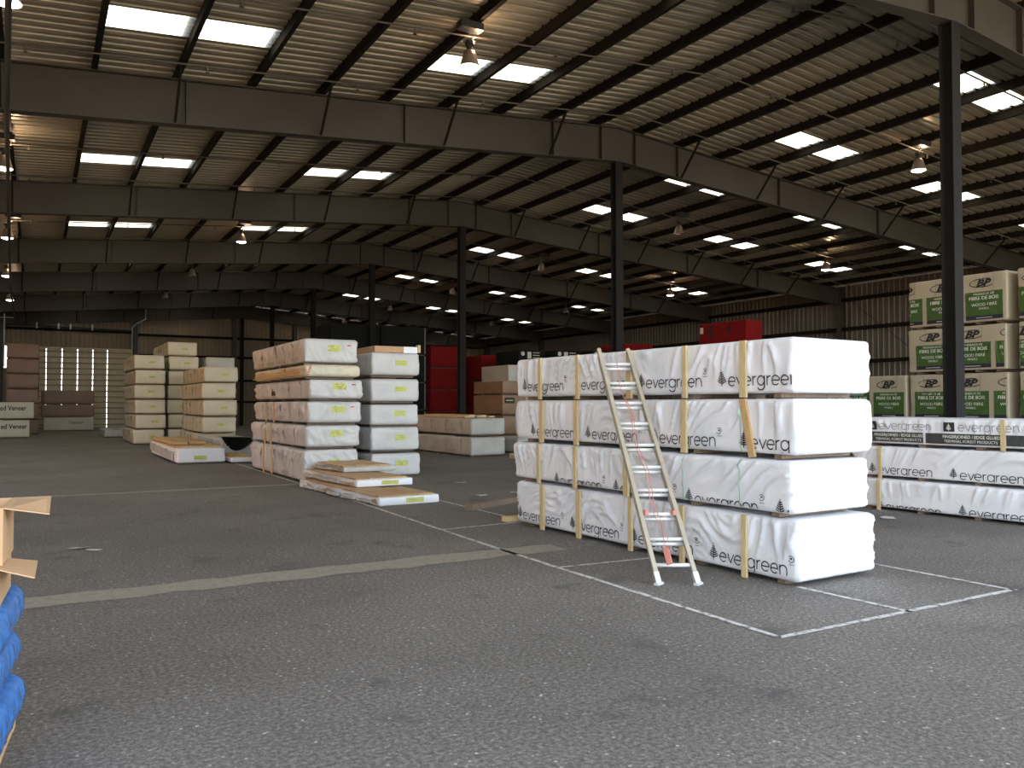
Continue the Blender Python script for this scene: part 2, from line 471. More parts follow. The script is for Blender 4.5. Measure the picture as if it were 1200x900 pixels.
bm = bmesh.new(); ribbed(bm, (-1.98, BY), (-1.78, BY), 5.84, 8, (0, -1), ztf=rooff); obj('wall_sheet', bm, M['wallb'], wb)
for x0, x1, zs in ((DX1 + .2, RWX, (1.9, 3.6, 5.44, 6.98)), (LX, -2.0, (3.6, 5.6, 7.1)), (-1.9, DX1, (7.12,))):
    for z in zs:
        bm = bmesh.new(); box(bm, (x0, BY - .24, z - .09), (x1, BY - .04, z - .07)); box(bm, (x0, BY - .24, z - .09), (x1, BY - .22, z + .09)); obj('girt', bm, M['purlin'], wb)
for x in (6.45, 13.67, 18.5, 25.0, -2.15):
    bm = bmesh.new(); box(bm, (x - .14, BY - .5, 0), (x + .14, BY - .24, ztop(x) - .9)); obj('post', bm, M['dark'], wb)
# rear door: stacked horizontal ribs on upright boards, daylight in the joints between the boards
dr = structure('door_1')
XS = [DX0, .62, 1.62, 2.62, 3.62, 4.58, DX1]
for k, (a, b) in enumerate(zip(XS, XS[1:])):
    g = .025 if k < 5 else .0
    bm = bmesh.new(); box(bm, (a + (.02 if k else 0), BY + .02, -.05), (b - g, BY + .05, DZ + .5)); obj('door_board', bm, M['door'], dr)
for k in range(14):
    z = .22 + k * .41
    bm = bmesh.new(); box(bm, (DX0, BY - .07, z - .05), (DX1, BY + .02, z + .05)); obj('door_rail', bm, M['rail'], dr)
bm = bmesh.new(); box(bm, (DX0 - .12, BY - .12, 0), (DX0, BY - .03, DZ + .12)); obj('door_jamb', bm, M['steel'], dr)
bm = bmesh.new(); box(bm, (DX1, BY - .12, 0), (DX1 + .12, BY - .03, DZ + .12)); obj('door_jamb', bm, M['steel'], dr)
bm = bmesh.new(); box(bm, (DX0, BY - .12, DZ), (DX1, BY - .03, DZ + .12)); obj('door_header', bm, M['door'], dr)
# unseen left wall, its opening added to let warm bounced light in
wl = structure('wall_left')
wsheet(wl, M['wallr'], (LX, FY), (LX, 17.5), 0, ztop(LX) + .2, (1, 0))
wsheet(wl, M['wallr'], (LX, 17.5), (LX, 32.5), 4.4, ztop(LX) + .2, (1, 0))
wsheet(wl, M['wallr'], (LX, 32.5), (LX, BY), 0, ztop(LX) + .2, (1, 0))
# sprinkler riser pipes on the rear wall above the door
t = thing('riser_pipe', 'white vertical riser pipe left of the rear door', 'pipe', (-1.95, BY - 1.1, 0)); bm = bmesh.new(); tube(bm, [(0, 0, 4.3), (0, 0, 8.0)], .05, 6); obj('pipe', bm, M['whitepipe'], t)
bm = bmesh.new(); tube(bm, [(-.3, 0, 7.75), (.55, 0, 7.75)], .035, 6); obj('cross_pipe', bm, M['whitepipe'], t)
t = thing('riser_pipe', 'white vertical riser pipe right of the rear door', 'pipe', (6.15, BY - 1.1, 0)); bm = bmesh.new(); tube(bm, [(0, 0, 5.3), (0, 0, 7.4), (.25, 0, 7.7), (.9, 0, 8.1), (.9, 0, 8.9)], .05, 6); obj('pipe', bm, M['whitepipe'], t)
t = thing('header_pipe', 'dark pipe with pale hangers across the wall above the rear door', 'pipe', (0, BY - 1.1, 0)); bm = bmesh.new(); tube(bm, [(-1.9, 0, 7.35), (6.1, 0, 7.15)], .07, 6); obj('pipe', bm, M['dark'], t)
for x in (.0, 1.35, 2.1, 3.5):
    bm = bmesh.new(); box(bm, (x - .05, -.09, 7.1), (x + .05, .09, 7.5)); obj('hanger', bm, M['whitepipe'], t)

# ------------------------------------------------------------------ high bay lamps
def lamp(x, y, z, lit, lab, s=1.0):
    t = thing('high_bay_lamp', lab, 'lamp', (x, y, z), 0, 'high bay lamps under the roof')
    px = min(PURL, key=lambda q: abs(q - x)); zp_ = ztop(px)
    bm = bmesh.new(); lathe(bm, [(.195, 0), (.185, .03), (.14, .2), (.105, .30), (.06, .33), (.0, .335)], 20); lathe(bm, [(.19, .002), (.18, .03), (.135, .2), (.1, .295), (.0, .3)], 20)
    smooth(obj('reflector', bm, M['reflector'], t))
    bm = bmesh.new(); lathe(bm, [(0, .33), (.06, .33), (.06, .42), (.09, .43), (.09, .50), (.0, .51)], 12); obj('lamp_holder', bm, M['dark'], t)
    bm = bmesh.new(); bar(bm, (-.13, 0, .47), (.13, 0, .52), .03, .03); tube(bm, [(0, 0, .5), (.13, .02, .62), (.13, .02, zp_ - z)], .012, 5); obj('hook', bm, M['pipe'], t)
    bm = bmesh.new(); box(bm, (px - x - .33, -.12, zp_ - z - .14), (px - x + .14, .12, zp_ - z - .002)); obj('ballast_box', bm, M['dark'], t)
    bm = bmesh.new()
    if lit: lathe(bm, [(0, -.045), (.1, -.035), (.178, .0), (.12, .10), (0, .12)], 20)
    else: lathe(bm, [(0, .02), (.05, .03), (.075, .09), (.05, .2), (0, .28)], 14)
    smooth(obj('bulb', bm, M['bulb'] if lit else M['dimbulb'], t))
    if lit:
        l = bpy.data.lights.new('lamp_uplight', 'POINT'); l.energy = 4; l.color = (1.0, .66, .42); l.shadow_soft_size = .05
        lo = bpy.data.objects.new('lamp_uplight', l); C.objects.link(lo); lo.parent = t; lo.location = (.24, 0, .60)
BAY = ['first', 'second', 'third', 'fourth', 'fifth', 'sixth']
for row, x0s, lits in (('far left row', (-.43, -.74, -.92, -1.2, -1.3), (1, 1, 1, 1, 1)), ('row left of the ridge', (7.06, None, 6.94, 6.6, 6.6), (1, 0, 1, 0, 0)),
                       ('row right of the ridge', (20.95,) * 6, (1, 0, 0, 0, 0, 0)), ('row along the right side', (None, 29.2, 29.0, 28.9, 28.9), (0, 1, 1, 0, 0))):
    for k, x in enumerate(x0s):
        if x is None: continue
        lamp(x, 13.75 + 9.72 * k, ztop(x) - .85, lits[k], 'grey bell high bay lamp ' + ('glowing' if lits[k] else 'unlit') + ' in the ' + BAY[k] + ' bay, ' + row)

# ------------------------------------------------------------------ wrapped packs
class Pack:
    def __init__(s, Wd, Ln, H, seed=0, amp=.012, r=.03, res=.06, fold=1.0):
        s.W, s.L, s.H, s.amp, s.r, s.res, s.fold = Wd, Ln, H, amp, r, res, fold
        s.o = Vector((seed * 7.31, seed * 3.17, seed * 1.73))
    def disp(s, p, n):
        q = p + s.o
        d = 1.2 * noise.noise(q * 1.1)                          # slow bulge
        # tension folds that run diagonally, their direction wandering along the face
        u = (p.y if abs(n.x) > .6 else p.x) ; v = p.z
        w = noise.noise(Vector((u * .8, v * .3, 0)) + s.o)
        a = .9 + 1.6 * w
        c = (u * math.sin(a) + v * math.cos(a)) ; e = (u * math.cos(a) - v * math.sin(a))
        f = 1 - abs(noise.noise(Vector((c * 7.0, e * 1.3, 3.1)) + s.o)) * 2.4
        tight = 1.0 if n.x > -.6 else min(1.0, max(.22, (p.z - .10) / (.42 * s.H)))   # the film is taut along its lower hem
        d += s.fold * tight * max(f, 0) ** 3 * 1.9
        f2 = 1 - abs(noise.noise(Vector((c * 15.0 + 9, e * 2.2, 7.7)) + s.o)) * 2.4
        d += s.fold * tight * max(f2, 0) ** 2 * .35
        return (d - .35) * s.amp * max(.1, 1 - 1.25 * abs(n.z)) * (1 if n.x < -.3 else .6)
    def P(s, p, off=0.0):
        r = s.r; p = Vector(p)
        core = Vector((min(max(p.x, r), s.W - r), min(max(p.y, r), s.L - r), min(max(p.z, r), s.H - r)))
        n = p - core
        if n.length < 1e-6: return p
        n.normalize()
        return core + n * (r + s.disp(p, n) + off)
    def mesh(s, res=None):
        res = res or s.res; bm = bmesh.new(); cache = {}
        def vert(p):
            k = (round(p[0], 4), round(p[1], 4), round(p[2], 4))
            if k not in cache: cache[k] = bm.verts.new(s.P(p))
            return cache[k]
        def cuts(d):
            n = max(2, int(round((d - 2 * s.r) / res)))
            return [0, s.r * .45] + [s.r + (d - 2 * s.r) * i / n for i in range(n + 1)] + [d - s.r * .45, d]
        X, Y, Z = cuts(s.W), cuts(s.L), cuts(s.H)
        def face(A, B, f, flip):
            for a0, a1 in zip(A, A[1:]):
                for b0, b1 in zip(B, B[1:]):
                    q = [vert(f(a0, b0)), vert(f(a1, b0)), vert(f(a1, b1)), vert(f(a0, b1))]
                    try: bm.faces.new(q[::-1] if flip else q)
                    except ValueError: pass
        face(X, Z, lambda a, b: (a, 0, b), False); face(X, Z, lambda a, b: (a, s.L, b), True)
        face(Y, Z, lambda a, b: (0, a, b), True); face(Y, Z, lambda a, b: (s.W, a, b), False)
        face(X, Y, lambda a, b: (a, b, s.H), False); face(X, Y, lambda a, b: (a, b, 0), True)
        for f in bm.faces: f.smooth = True
        return bm
    # flat print laid on the -X face: u runs towards the viewer's right (-Y), v up
    def left(s, y0, z0):
        return lambda u, v, off=.010: s.P((0, y0 - u, z0 + v), off) if (s.r * .5 < y0 - u < s.L and .012 < z0 + v < s.H) else None
    def front(s, x0, z0):
        return lambda u, v, off=.010: s.P((x0 + u, 0, z0 + v), off) if (.0 < x0 + u < s.W and .012 < z0 + v < s.H) else None

def ribbon(bm, pts, w, f):
    # a flat stroke through 2D points, mapped onto a face
    P = [Vector((a, b)) for a, b in pts]; pr = None; prm = None
    for i, p in enumerate(P):
        t = (P[min(i + 1, len(P) - 1)] - P[max(i - 1, 0)]).normalized(); nn = Vector((-t.y, t.x)) * (w / 2)
        a = f(*(p + nn)); b = f(*(p - nn))
        q = (bm.verts.new(a), bm.verts.new(b)) if a is not None and b is not None else None
        if pr and q: bm.faces.new((pr[0], pr[1], q[1], q[0]))
        pr = q
def arc(cx, cy, r, a0, a1, n=14, ry=None):
    ry = ry or r
    return [(cx + r * math.cos(math.radians(a0 + (a1 - a0) * i / n)), cy + ry * math.sin(math.radians(a0 + (a1 - a0) * i / n))) for i in range(n + 1)]
def seg(a, b, n=5): return [(a[0] + (b[0] - a[0]) * i / n, a[1] + (b[1] - a[1]) * i / n) for i in range(n + 1)]
GL = {'e': (1.16, [seg((.02, .5), (.98, .5)), arc(.5, .5, .48, 0, 312, 20)]),
      'v': (1.0, [seg((.02, 1), (.45, .02)), seg((.45, .02), (.88, 1))]),
      'r': (.68, [seg((.08, 0), (.08, 1)), arc(.45, .58, .37, 180, 80, 7)]),
      'g': (1.2, [arc(.5, .5, .48, 0, 360, 22), seg((.98, 1), (.98, -.1)), arc(.5, -.08, .48, 0, -160, 12, .38)]),
      'n': (1.05, [seg((.08, 0), (.08, 1)), arc(.48, .56, .40, 180, 0, 12, .42), seg((.88, .56), (.88, 0), 3)])}
def word(bm, txt, xh, f, u0=0.0, w=.13):
    u = u0
    for ch in txt:
        adv, strokes = GL[ch]
        for st in strokes: ribbon(bm, [(u + a * xh, b * xh) for a, b in st], w * xh, f)
        u += adv * xh
    return u
def tree(bm, h, f, u0=0.0):
    ribbon(bm, [(u0, i * h / 8) for i in range(9)], h * .05, f)
    for k in range(6):
        z = h * (.16 + .125 * k); L_ = h * (.33 - .045 * k)
        for sg in (-1, 1):
            ribbon(bm, [(u0 + sg * L_ * j / 4, z + L_ * .42 * j / 4 + (h * .02 if j == 4 else 0)) for j in range(5)], h * .065, f)
_tc = {}
def textmesh(bm, s, size, f, shear=0.0, u0=0.0, v0=0.0, align='LEFT', bold=0.0, sx=1.0, off=.006):
    key = (s, shear, bold)
    if key not in _tc:
        cu = bpy.data.curves.new('t', 'FONT'); cu.body = s; cu.shear = shear; cu.offset = bold; cu.resolution_u = 3
        o = bpy.data.objects.new('t', cu); C.objects.link(o); dg = bpy.context.evaluated_depsgraph_get(); dg.update()
        me = o.evaluated_get(dg).to_mesh()
        vv = [(v.co.x, v.co.y) for v in me.vertices]; ff = [tuple(p.vertices) for p in me.polygons]
        o.evaluated_get(dg).to_mesh_clear(); bpy.data.objects.remove(o); bpy.data.curves.remove(cu)
        _tc[key] = (vv, ff)
    vv, ff = _tc[key]
    x0 = min(a for a, b in vv); x1 = max(a for a, b in vv)
    sh = {'LEFT': -x0, 'CENTER': -(x0 + x1) / 2}[align]
    bv = []
    for a, b in vv:
        p = f(u0 + (a + sh) * size * sx, v0 + b * size, off); bv.append(bm.verts.new(p) if p is not None else None)
    for q in ff:
        k = [bv[i] for i in q]
        if all(k):
            try: bm.faces.new(k)
            except ValueError: pass
def patch(bm, u0, u1, v0, v1, f, nu=8, nv=4, off=.003):
    g = [[f(u0 + (u1 - u0) * i / nu, v0 + (v1 - v0) * j / nv, off) for j in range(nv + 1)] for i in range(nu + 1)]
    g = [[bm.verts.new(p) if p is not None else None for p in r] for r in g]
    for i in range(nu):
        for j in range(nv):
            k = [g[i][j], g[i + 1][j], g[i + 1][j + 1], g[i][j + 1]]
            if all(k): bm.faces.new(k)
def ellipse(bm, cu, cv, ru, rv, w, f, a0=0, a1=360, shear=0.0, off=.006):
    pr = None
    for i in range(41):
        a = math.radians(a0 + (a1 - a0) * i / 40); q = []
        for k in (-.5, .5):
            u = (ru + k * w) * math.cos(a); v = (rv + k * w) * math.sin(a)
            p = f(cu + u + v * shear, cv + v, off); q.append(bm.verts.new(p) if p is not None else None)
        if pr and all(pr) and all(q): bm.faces.new((pr[0], pr[1], q[1], q[0]))
        pr = q
GAP = .045
def bearers(t, pk, n=5, m='oldwood', inset=.07):
    for k in range(n):
        y = .25 + (pk.L - .5) * k / (n - 1)
        obj('bearer', boxmesh((inset, y - .045, -GAP), (pk.W - inset, y + .045, .0)), M[m], t)
def pack(name, label, cat, x, y, z, Wd, Ln, H, m, group, seed, rz=0.0, amp=.012, res=.06, r=.035, fold=1.0, bear=True):
    """z is the underside of the bearers"""
    t = thing(name, label, cat, (x, y, z + (GAP if bear else 0)), rz, group)
    pk = Pack(Wd, Ln, H - (GAP if bear else 0), seed, amp, r, res, fold)
    obj('wrap', pk.mesh(), M[m], t)
    if bear: bearers(t, pk)
    return t, pk
def around(t, pk, y, m, w=.02, name='strap'):
    # a band round the pack
    bm = bmesh.new(); Wd, H = pk.W, pk.H
    P = [(0, z) for z in [H * i / 8 for i in range(9)]] + [(Wd * i / 4, H) for i in range(1, 5)] + [(Wd, H - H * i / 2) for i in range(1, 3)]
    pr = None
    for a, b in P:
        q = [bm.verts.new(pk.P((a, y + k * w / 2, b), .022 if b < H * .92 else .003)) for k in (-1, 1)]
        if pr: bm.faces.new((pr[0], pr[1], q[1], q[0]))
        pr = q
    return obj(name, bm, M[m], t)
def batten(t, pk, y, w=.075, th=.03, lean=0.0, m='pinep', z0=-.04, z1=None):
    bm = bmesh.new(); z1 = z1 if z1 is not None else pk.H - .004
    x = min(pk.P((0, y + lean * i / 4 * 1.0, pk.H * (i / 4)), 0).x for i in range(1, 4)) - .004
    bar(bm, (x - th / 2, y + lean * -1, z0), (x - th / 2, y + lean, z1), w, th, Vector((1, 0, 0)))
    return obj('batten', bm, M[m], t)
TIER = {4: ['bottom', 'second from bottom', 'third from bottom', 'top'], 3: ['bottom', 'middle', 'top']}

# ---- the long white stack in the foreground
rz = math.atan2(.14, 4.7)          # the stack is a hair off square
EVZ = [(0, .62, 6.10, 5.24), (.63, .54, 6.06, 5.27), (1.18, .575, 6.09, 5.26), (1.765, .57, 6.08, 5.25)]
texts = [([1.06, 2.30, 3.53, 4.75], .055), ([.13, 1.34, 2.56, 3.78], -.03), ([.61, 1.92, 3.16, 4.40], .045), ([.90, 2.13, 3.37, 4.62], .075)]
bats = [[.60, 1.48, 2.32, 3.35, 4.18], [2.32, 3.35, 4.18], [.58, 1.42, 3.35, 4.18], [.60, 1.42, 2.35, 3.35, 4.18]]
for k, (z, h, x, y) in enumerate(EVZ):
    t, pk = pack('lumber_bundle', 'white wrapped lumber bundle, ' + TIER[4][k] + ' of the stack the ladder leans on', 'lumber bundle',
                 x, y, z, 1.16, 4.85, h, 'wrapw', 'big white stack behind the ladder', 11 + k, rz, .020, .022, .05)
    ys, zb = texts[k]
    for y0 in ys:
        bm = bmesh.new(); f = pk.left(y0, zb)
        tree(bm, .17, f)
        if len(bm.faces): obj('printed_tree', bm, M['ink'], t)
        else: bm.free()
        bm = bmesh.new(); word(bm, 'evergreen', .094, f, .085)
        if len(bm.faces): obj('printed_name', bm, M['ink'], t)
        else: bm.free()
        bm = bmesh.new(); f2 = pk.left(y0 - .99, zb + .14); ellipse(bm, 0, .02, .03, .03, .006, f2, 200, 500); patch(bm, -.012, .012, .018, .034, f2, 2, 1, .006)
        patch(bm, -.025, .03, -.035, -.03, f2, 2, 1, .006)
        if len(bm.faces): obj('round_mark', bm, M['ink'], t)
        else: bm.free()
    for yb in bats[k]:
        ln = 0.0
        if k == 2 and yb < .7: batten(t, pk, yb - .03, lean=.06, m='pine')
        else: batten(t, pk, yb, w=.06 + .02 * ((k + int(yb * 7)) % 2))
    if k == 1:
        around(t, pk, .62, 'gstrap', .012); around(t, pk, 1.42, 'gstrap', .012)
    if k == 2: around(t, pk, .64, 'gstrap', .012)
    bm = bmesh.new(); patch(bm, -.05, .05, -.035, .035, pk.front(.78, pk.H * .42), 4, 3); s_ = obj('end_label', bm, M['blownlabel'], t)

# ---- white bundles at the right
RSZ = [(0, .50), (.508, .515), (1.03, .455)]
rz2 = math.atan2(-.15, 2.0) * .55
for k, (z, h) in enumerate(RSZ):
    t, pk = pack('lumber_bundle', ['plain white wrapped bundle on the floor, lowest of the right hand pile', 'white wrapped bundle in the middle of the right hand pile', 'bundle with a charcoal printed band, topmost of the right hand pile'][k], 'lumber bundle',
                 12.02 + .03 * k, 5.0, z, 1.15, 4.0, h, 'wrapw', 'white pile at the right edge', 31 + k, -rz2 * -1 if False else .055, .016, .025, .045)
    if k < 2:
        for y0, zb in (((3.50, -.045), (2.18, .0)) if k == 0 else ((3.65, .035), (2.33, .03)))[:]:
            bm = bmesh.new(); f = pk.left(y0, zb); tree(bm, .17, f); obj('printed_tree', bm, M['ink'], t); bm = bmesh.new(); word(bm, 'evergreen', .098, f, .10); obj('printed_name', bm, M['ink'], t)
        batten(t, pk, 3.50, w=.055)
    else:
        for y0, g in ((3.72, 0), (2.45, 1)):
            f = pk.left(y0, .225)
            bm = bmesh.new(); patch(bm, -.02, .14, -.01, .13, f, 4, 4, .010)
            obj('printed_emblem', bm, M['ink'], t)
            bm = bmesh.new(); tree(bm, .11, lambda u, v, off=0: f(u, v, .016), .06); obj('emblem_tree', bm, M['white'], t)
            bm = bmesh.new(); word(bm, 'evergreen', .094, f, .19, .11); obj('printed_name', bm, M['greyink'], t)
        f = pk.left(4.0, .0)
        for a, b in ((0.1, 1.2), (1.235, 2.36), (2.42, 3.6)):
            bm = bmesh.new(); patch(bm, a, b, .03, .185, f, 28, 4, .011); obj('printed_band', bm, M['band'], t)
            bm = bmesh.new(); textmesh(bm, 'FINGERJOINED / EDGE GLUED', .062, f, u0=a + .28, v0=.118, bold=.012, off=.021); textmesh(bm, 'TERMINAL FOREST PRODUCTS', .056, f, u0=a + .30, v0=.052, off=.021)
            obj('band_lettering', bm, M['white'], t)
        batten(t, pk, 1.62, w=.06); batten(t, pk, 3.76, w=.04)

# ---- cream packs with green print behind the column at right
BPX = 20.4
def bp(y, z, h, ln, lab, seed, shift):
    t, pk = pack('panel_pack', lab, 'panel pack', BPX, y, z, 1.3, ln, h, 'wrapbp', 'cream packs at the right', seed, 0, .012, .09, .04, .8)
    H = pk.H; f = pk.left(ln, 0)
    u = -shift; nn = 0
    while u < ln:
        a, b = max(u, .03), min(u + .93, ln - .06)
        if b - a > .12:
            bm = bmesh.new(); patch(bm, a, b, .16, H * .62, f, 14, 9, .013); obj('green_panel', bm, M['green'], t)
            bm = bmesh.new(); patch(bm, a, b, .055, .158, f, 14, 2, .013); obj('navy_strip', bm, M['navy'], t)
            fb = lambda uu, vv, off=.02: f(uu, vv, off) if a < uu < b else None
            bm = bmesh.new(); c = u + .47; top = H * .62
            textmesh(bm, 'PANNEAUX DE', .075, fb, u0=c, v0=top - .085, align='CENTER', off=.021)
            textmesh(bm, 'FIBRE DE BOIS', .118, fb, u0=c, v0=top - .20, align='CENTER', bold=.01, off=.021)
            textmesh(bm, 'WOOD FIBRE', .105, fb, u0=c, v0=top - .36, align='CENTER', off=.021)
            textmesh(bm, 'PANELS', .075, fb, u0=c, v0=top - .45, align='CENTER', off=.021)
            patch(bm, c - .2, c + .2, .095, .107, fb, 4, 1, .021)
            if len(bm.faces): obj('panel_lettering', bm, M['white'], t)
            else: bm.free()
            bm = bmesh.new(); cv = H * .80; c2 = u + .44
            ellipse(bm, c2, cv, .33, .105, .022, f, 62, 330, .25); 
            textmesh(bm, 'BP', .23, f, shear=.35, u0=c2 + .03, v0=cv - .08, align='CENTER', bold=.045, sx=1.3, off=.014)
            if len(bm.faces): obj('printed_mark', bm, M['ink'], t)
            else: bm.free()
            for q in (u + .25, u + .70):
                if .05 < q < ln - .05:
                    bm = bmesh.new(); patch(bm, q, q + .008, H * .63, H - .03, f, 1, 3, .008); obj('crease', bm, M['strap'], t)
        u += 1.05
    return t
BZ = [(0, 1.22), (1.25, 1.24), (2.52, 1.17), (3.72, 1.26)]
tn = ['bottom', 'second from bottom', 'third from bottom', 'top']
for k, (z, h) in enumerate(BZ):
    bp(11.12 + (.02, 0, .03, 0)[k], z, h, 2.6, 'green printed cream pack, ' + tn[k] + ' tier of the stack behind the front column', 51 + k, (.3, .9, .81, .53)[k])
    bp(8.25, z, h, 2.62, 'green printed cream pack, ' + tn[k] + ' tier at the right photo edge', 61 + k, (.1, .0, .25, 0)[k])
for k in range(2):
    z, h = BZ[k]
    bp(13.82, z, h, 2.6, 'green printed cream pack, ' + ('bottom', 'upper')[k] + ' tier of low stack beside the big white stack', 71 + k, .5)

# ---- stickers for the grey stacks
def sticker(t, pk, u, v, w=.30, h=.14, tagu=None):
    bm = bmesh.new(); f = pk.front(u, v); patch(bm, 0, w, 0, h, f, 6, 4, .010); s_ = obj('sticker', bm, M['label'], t)
    bm = bmesh.new()
    for i in range(3): patch(bm, w * .1, w * (.85 - .15 * (i % 2)), h * (.2 + .25 * i), h * (.32 + .25 * i), f, 3, 1, .017)
    obj('sticker_print', bm, M['labelp'], s_)
    if tagu:
        bm = bmesh.new(); patch(bm, 0, .09, 0, .025, pk.front(tagu, pk.H * .72), 2, 1, .006); obj('red_tag', bm, M['redtag'], t)

# ---- grey stack of six with the torn wrap (left of centre)
A1 = [(0, .72, .0), (.735, .51, .03), (1.26, .505, .06), (1.785, .455, .08), (2.26, .30, .0), (2.57, .56, -.02)]
tn6 = ['bottom', 'second from bottom', 'third from bottom', 'fourth from bottom', 'fifth and thinnest', 'top']
rnd = random.Random(5)
for k, (z, h, dx) in enumerate(A1):
    t, pk = pack('lumber_bundle', 'wavy sided grey bundle, ' + tn6[k] + ' tier of the tall six tier stack', 'lumber bundle',
                 5.0 + dx, 17.45 + rnd.uniform(-.06, .06), z, 1.2, 4.85, h, 'wrapg' if k != 4 else 'wrapc', 'tall grey stack left of centre', 81 + k, rnd.uniform(-.012, .012), .026, .035, .06, 1.2)
    if k != 4: sticker(t, pk, .52, pk.H * .46, .30, .15, .95 if k > 1 else None)
    for yb in (.7, 1.5, 2.2, 3.0, 3.8):
        around(t, pk, yb + rnd.uniform(-.15, .15), 'strap', .018)
    if k in (0, 1, 2):
        for yb in (2.55, 3.3): batten(t, pk, yb + .1 * k, .06, .025, m='pine')
    if k == 4:
        for i in range(4): obj('loose_board', boxmesh((-.06 + .02 * i, .3 + i * .1, .03 + .05 * i), (-.01, 4.8 - i * .12, .055 + .05 * i)), M['pine'], t)
        bm = bmesh.new(); 
        for i in range(5): patch(bm, .03 + .012 * i, .075 + .012 * i, .04 + .04 * i, .065 + .04 * i, pk.front(0, 0), 1, 1, .006)
        obj('red_print', bm, M['redtag'], t)
    if k == 3:  # flat black patch stands in for the shade inside a tear
        bm = bmesh.new(); patch(bm, 0, .34, 0, .16, pk.left(3.1, .08), 5, 3, .004); obj('tear_shade_patch', bm, M['ink'], t)
    if k in (0, 2): 
        bm = bmesh.new(); f = pk.left(1.9 + .3 * k, .05); word(bm, 'evergreen' if k == 0 else 'vergreen', .075, f); obj('printed_name', bm, M['greyink'], t)
    if k == 5:
        bm = bmesh.new()
        for y0 in (4.3, 3.3, 2.2, 1.1): word(bm, 'evergreen', .07, pk.left(y0, .05))
        obj('printed_name', bm, M['greyink'], t)

# ---- second grey stack of five beside it
A2 = [(0, .56), (.59, .58), (1.18, .52), (1.73, .57), (2.34, .57)]
for k, (z, h) in enumerate(A2):
    t, pk = pack('lumber_bundle', 'smooth grey bundle, ' + ['bottom', 'second from bottom', 'middle', 'fourth from bottom', 'topmost wrapped'][k] + ' tier of the five tier stack topped with cardboard', 'lumber bundle',
                 6.70 + rnd.uniform(-.03, .03), 17.95 + rnd.uniform(-.05, .05), z, 1.2, 4.85, h, 'wrapg', 'grey stack right of the six tier stack', 101 + k, rnd.uniform(-.012, .012), .018, .07, .06)
    sticker(t, pk, .58, pk.H * .42, .30, .14)
t = thing('cardboard_tray', 'flat brown cardboard slab with a white end lying on top of the five tier stack', 'cardboard', (6.78, 18.0, 2.915))
obj('slab', boxmesh((.0, .0, 0), (.72, 3.6, .15), .01), M['card'], t); obj('white_end', boxmesh((.72, .0, .0), (1.08, 3.6, .15), .01), M['wrapw'], t)
obj('end_block', boxmesh((1.09, 0, .02), (1.16, .12, .2), .008), M['pinep'], t)

# ---- thin opened packs lying in front of the grey stacks
def thin_pack(x, y, z, w, ln, h, lab, seed, rz=0.0, m='wrapw', st=.25, bear=False):
    t = thing('thin_pack', lab, 'board pack', (x, y, z), rz, 'thin packs on the floor')
    pk = Pack(w, ln, h, seed, .012, .02, .06)
    bmw = pk.mesh(); 
    obj('wrap', bmw, M[m], t)
    n = 4
    for i in range(n):
        a = .03 + (w - .08) * i / n
        obj('top_board', boxmesh((a, .12, h - .005), (a + (w - .08) / n - .012, ln - .05, h + .018 + .004 * (i % 2)), .004), M['pine'], t)
    if st is not None: sticker(t, pk, w * st + .2, h * .22, .34, h * .6)
    rr = random.Random(seed)
    for i in range(4):
        yy = .10 + i * (ln - .6) / 4; bm = bmesh.new()
        pts = [(-.02 - .10 * rr.random(), yy + rr.uniform(-.05, .05), h + .03), (w * rr.uniform(.45, .8), yy + rr.uniform(-.06, .02), h + .03), (w * rr.uniform(.4, .85), yy + (ln - .6) / 4, h + .03), (-.10 * rr.random(), yy + (ln - .6) / 4 * .9, h + .03)]
        plate(bm, pts, .008, (0, 0, 1)); obj('cardboard_sheet', bm, M['card'], t)
    for i in range(7):
        yy = .1 + i * (ln - .4) / 7; bm = bmesh.new()
        plate(bm, [(-.01, yy, h * .2), (-.01, yy + .25, h * .3), (-.01 - .10 * rr.random(), yy + .2 + .1 * rr.random(), h * rr.uniform(.1, .9)), (-.02 - .07 * rr.random(), yy - .05 * rr.random(), h * rr.uniform(.4, 1.0))], .01, (0, 0, 1)); obj('torn_flap', bm, M['wrapg' if i % 2 else 'card'], t)
    for i in range(5):
        yy = .3 + i * (ln - .5) / 5
        obj('ragged_flap', boxmesh((-.05 - .03 * (i % 3), yy, h * .15), (.0, yy + .45, h * (.55 + .1 * (i % 2))), .01), M['wrapd'], t)
    return t
thin_pack(4.98, 12.95, 0, 1.12, 4.0, .14, 'thin white ended board pack with yellow sticker lying nearest on the floor line', 120, .06)
thin_pack(5.08, 14.35, .185, 1.12, 3.0, .13, 'thin board pack with yellow sticker lying across the floor pack behind it', 121, .05)
thin_pack(5.25, 15.6, .36, 1.1, 1.75, .10, 'brown boards stacked on the thin packs close to the grey stack', 122, .03, 'wrapd', None)

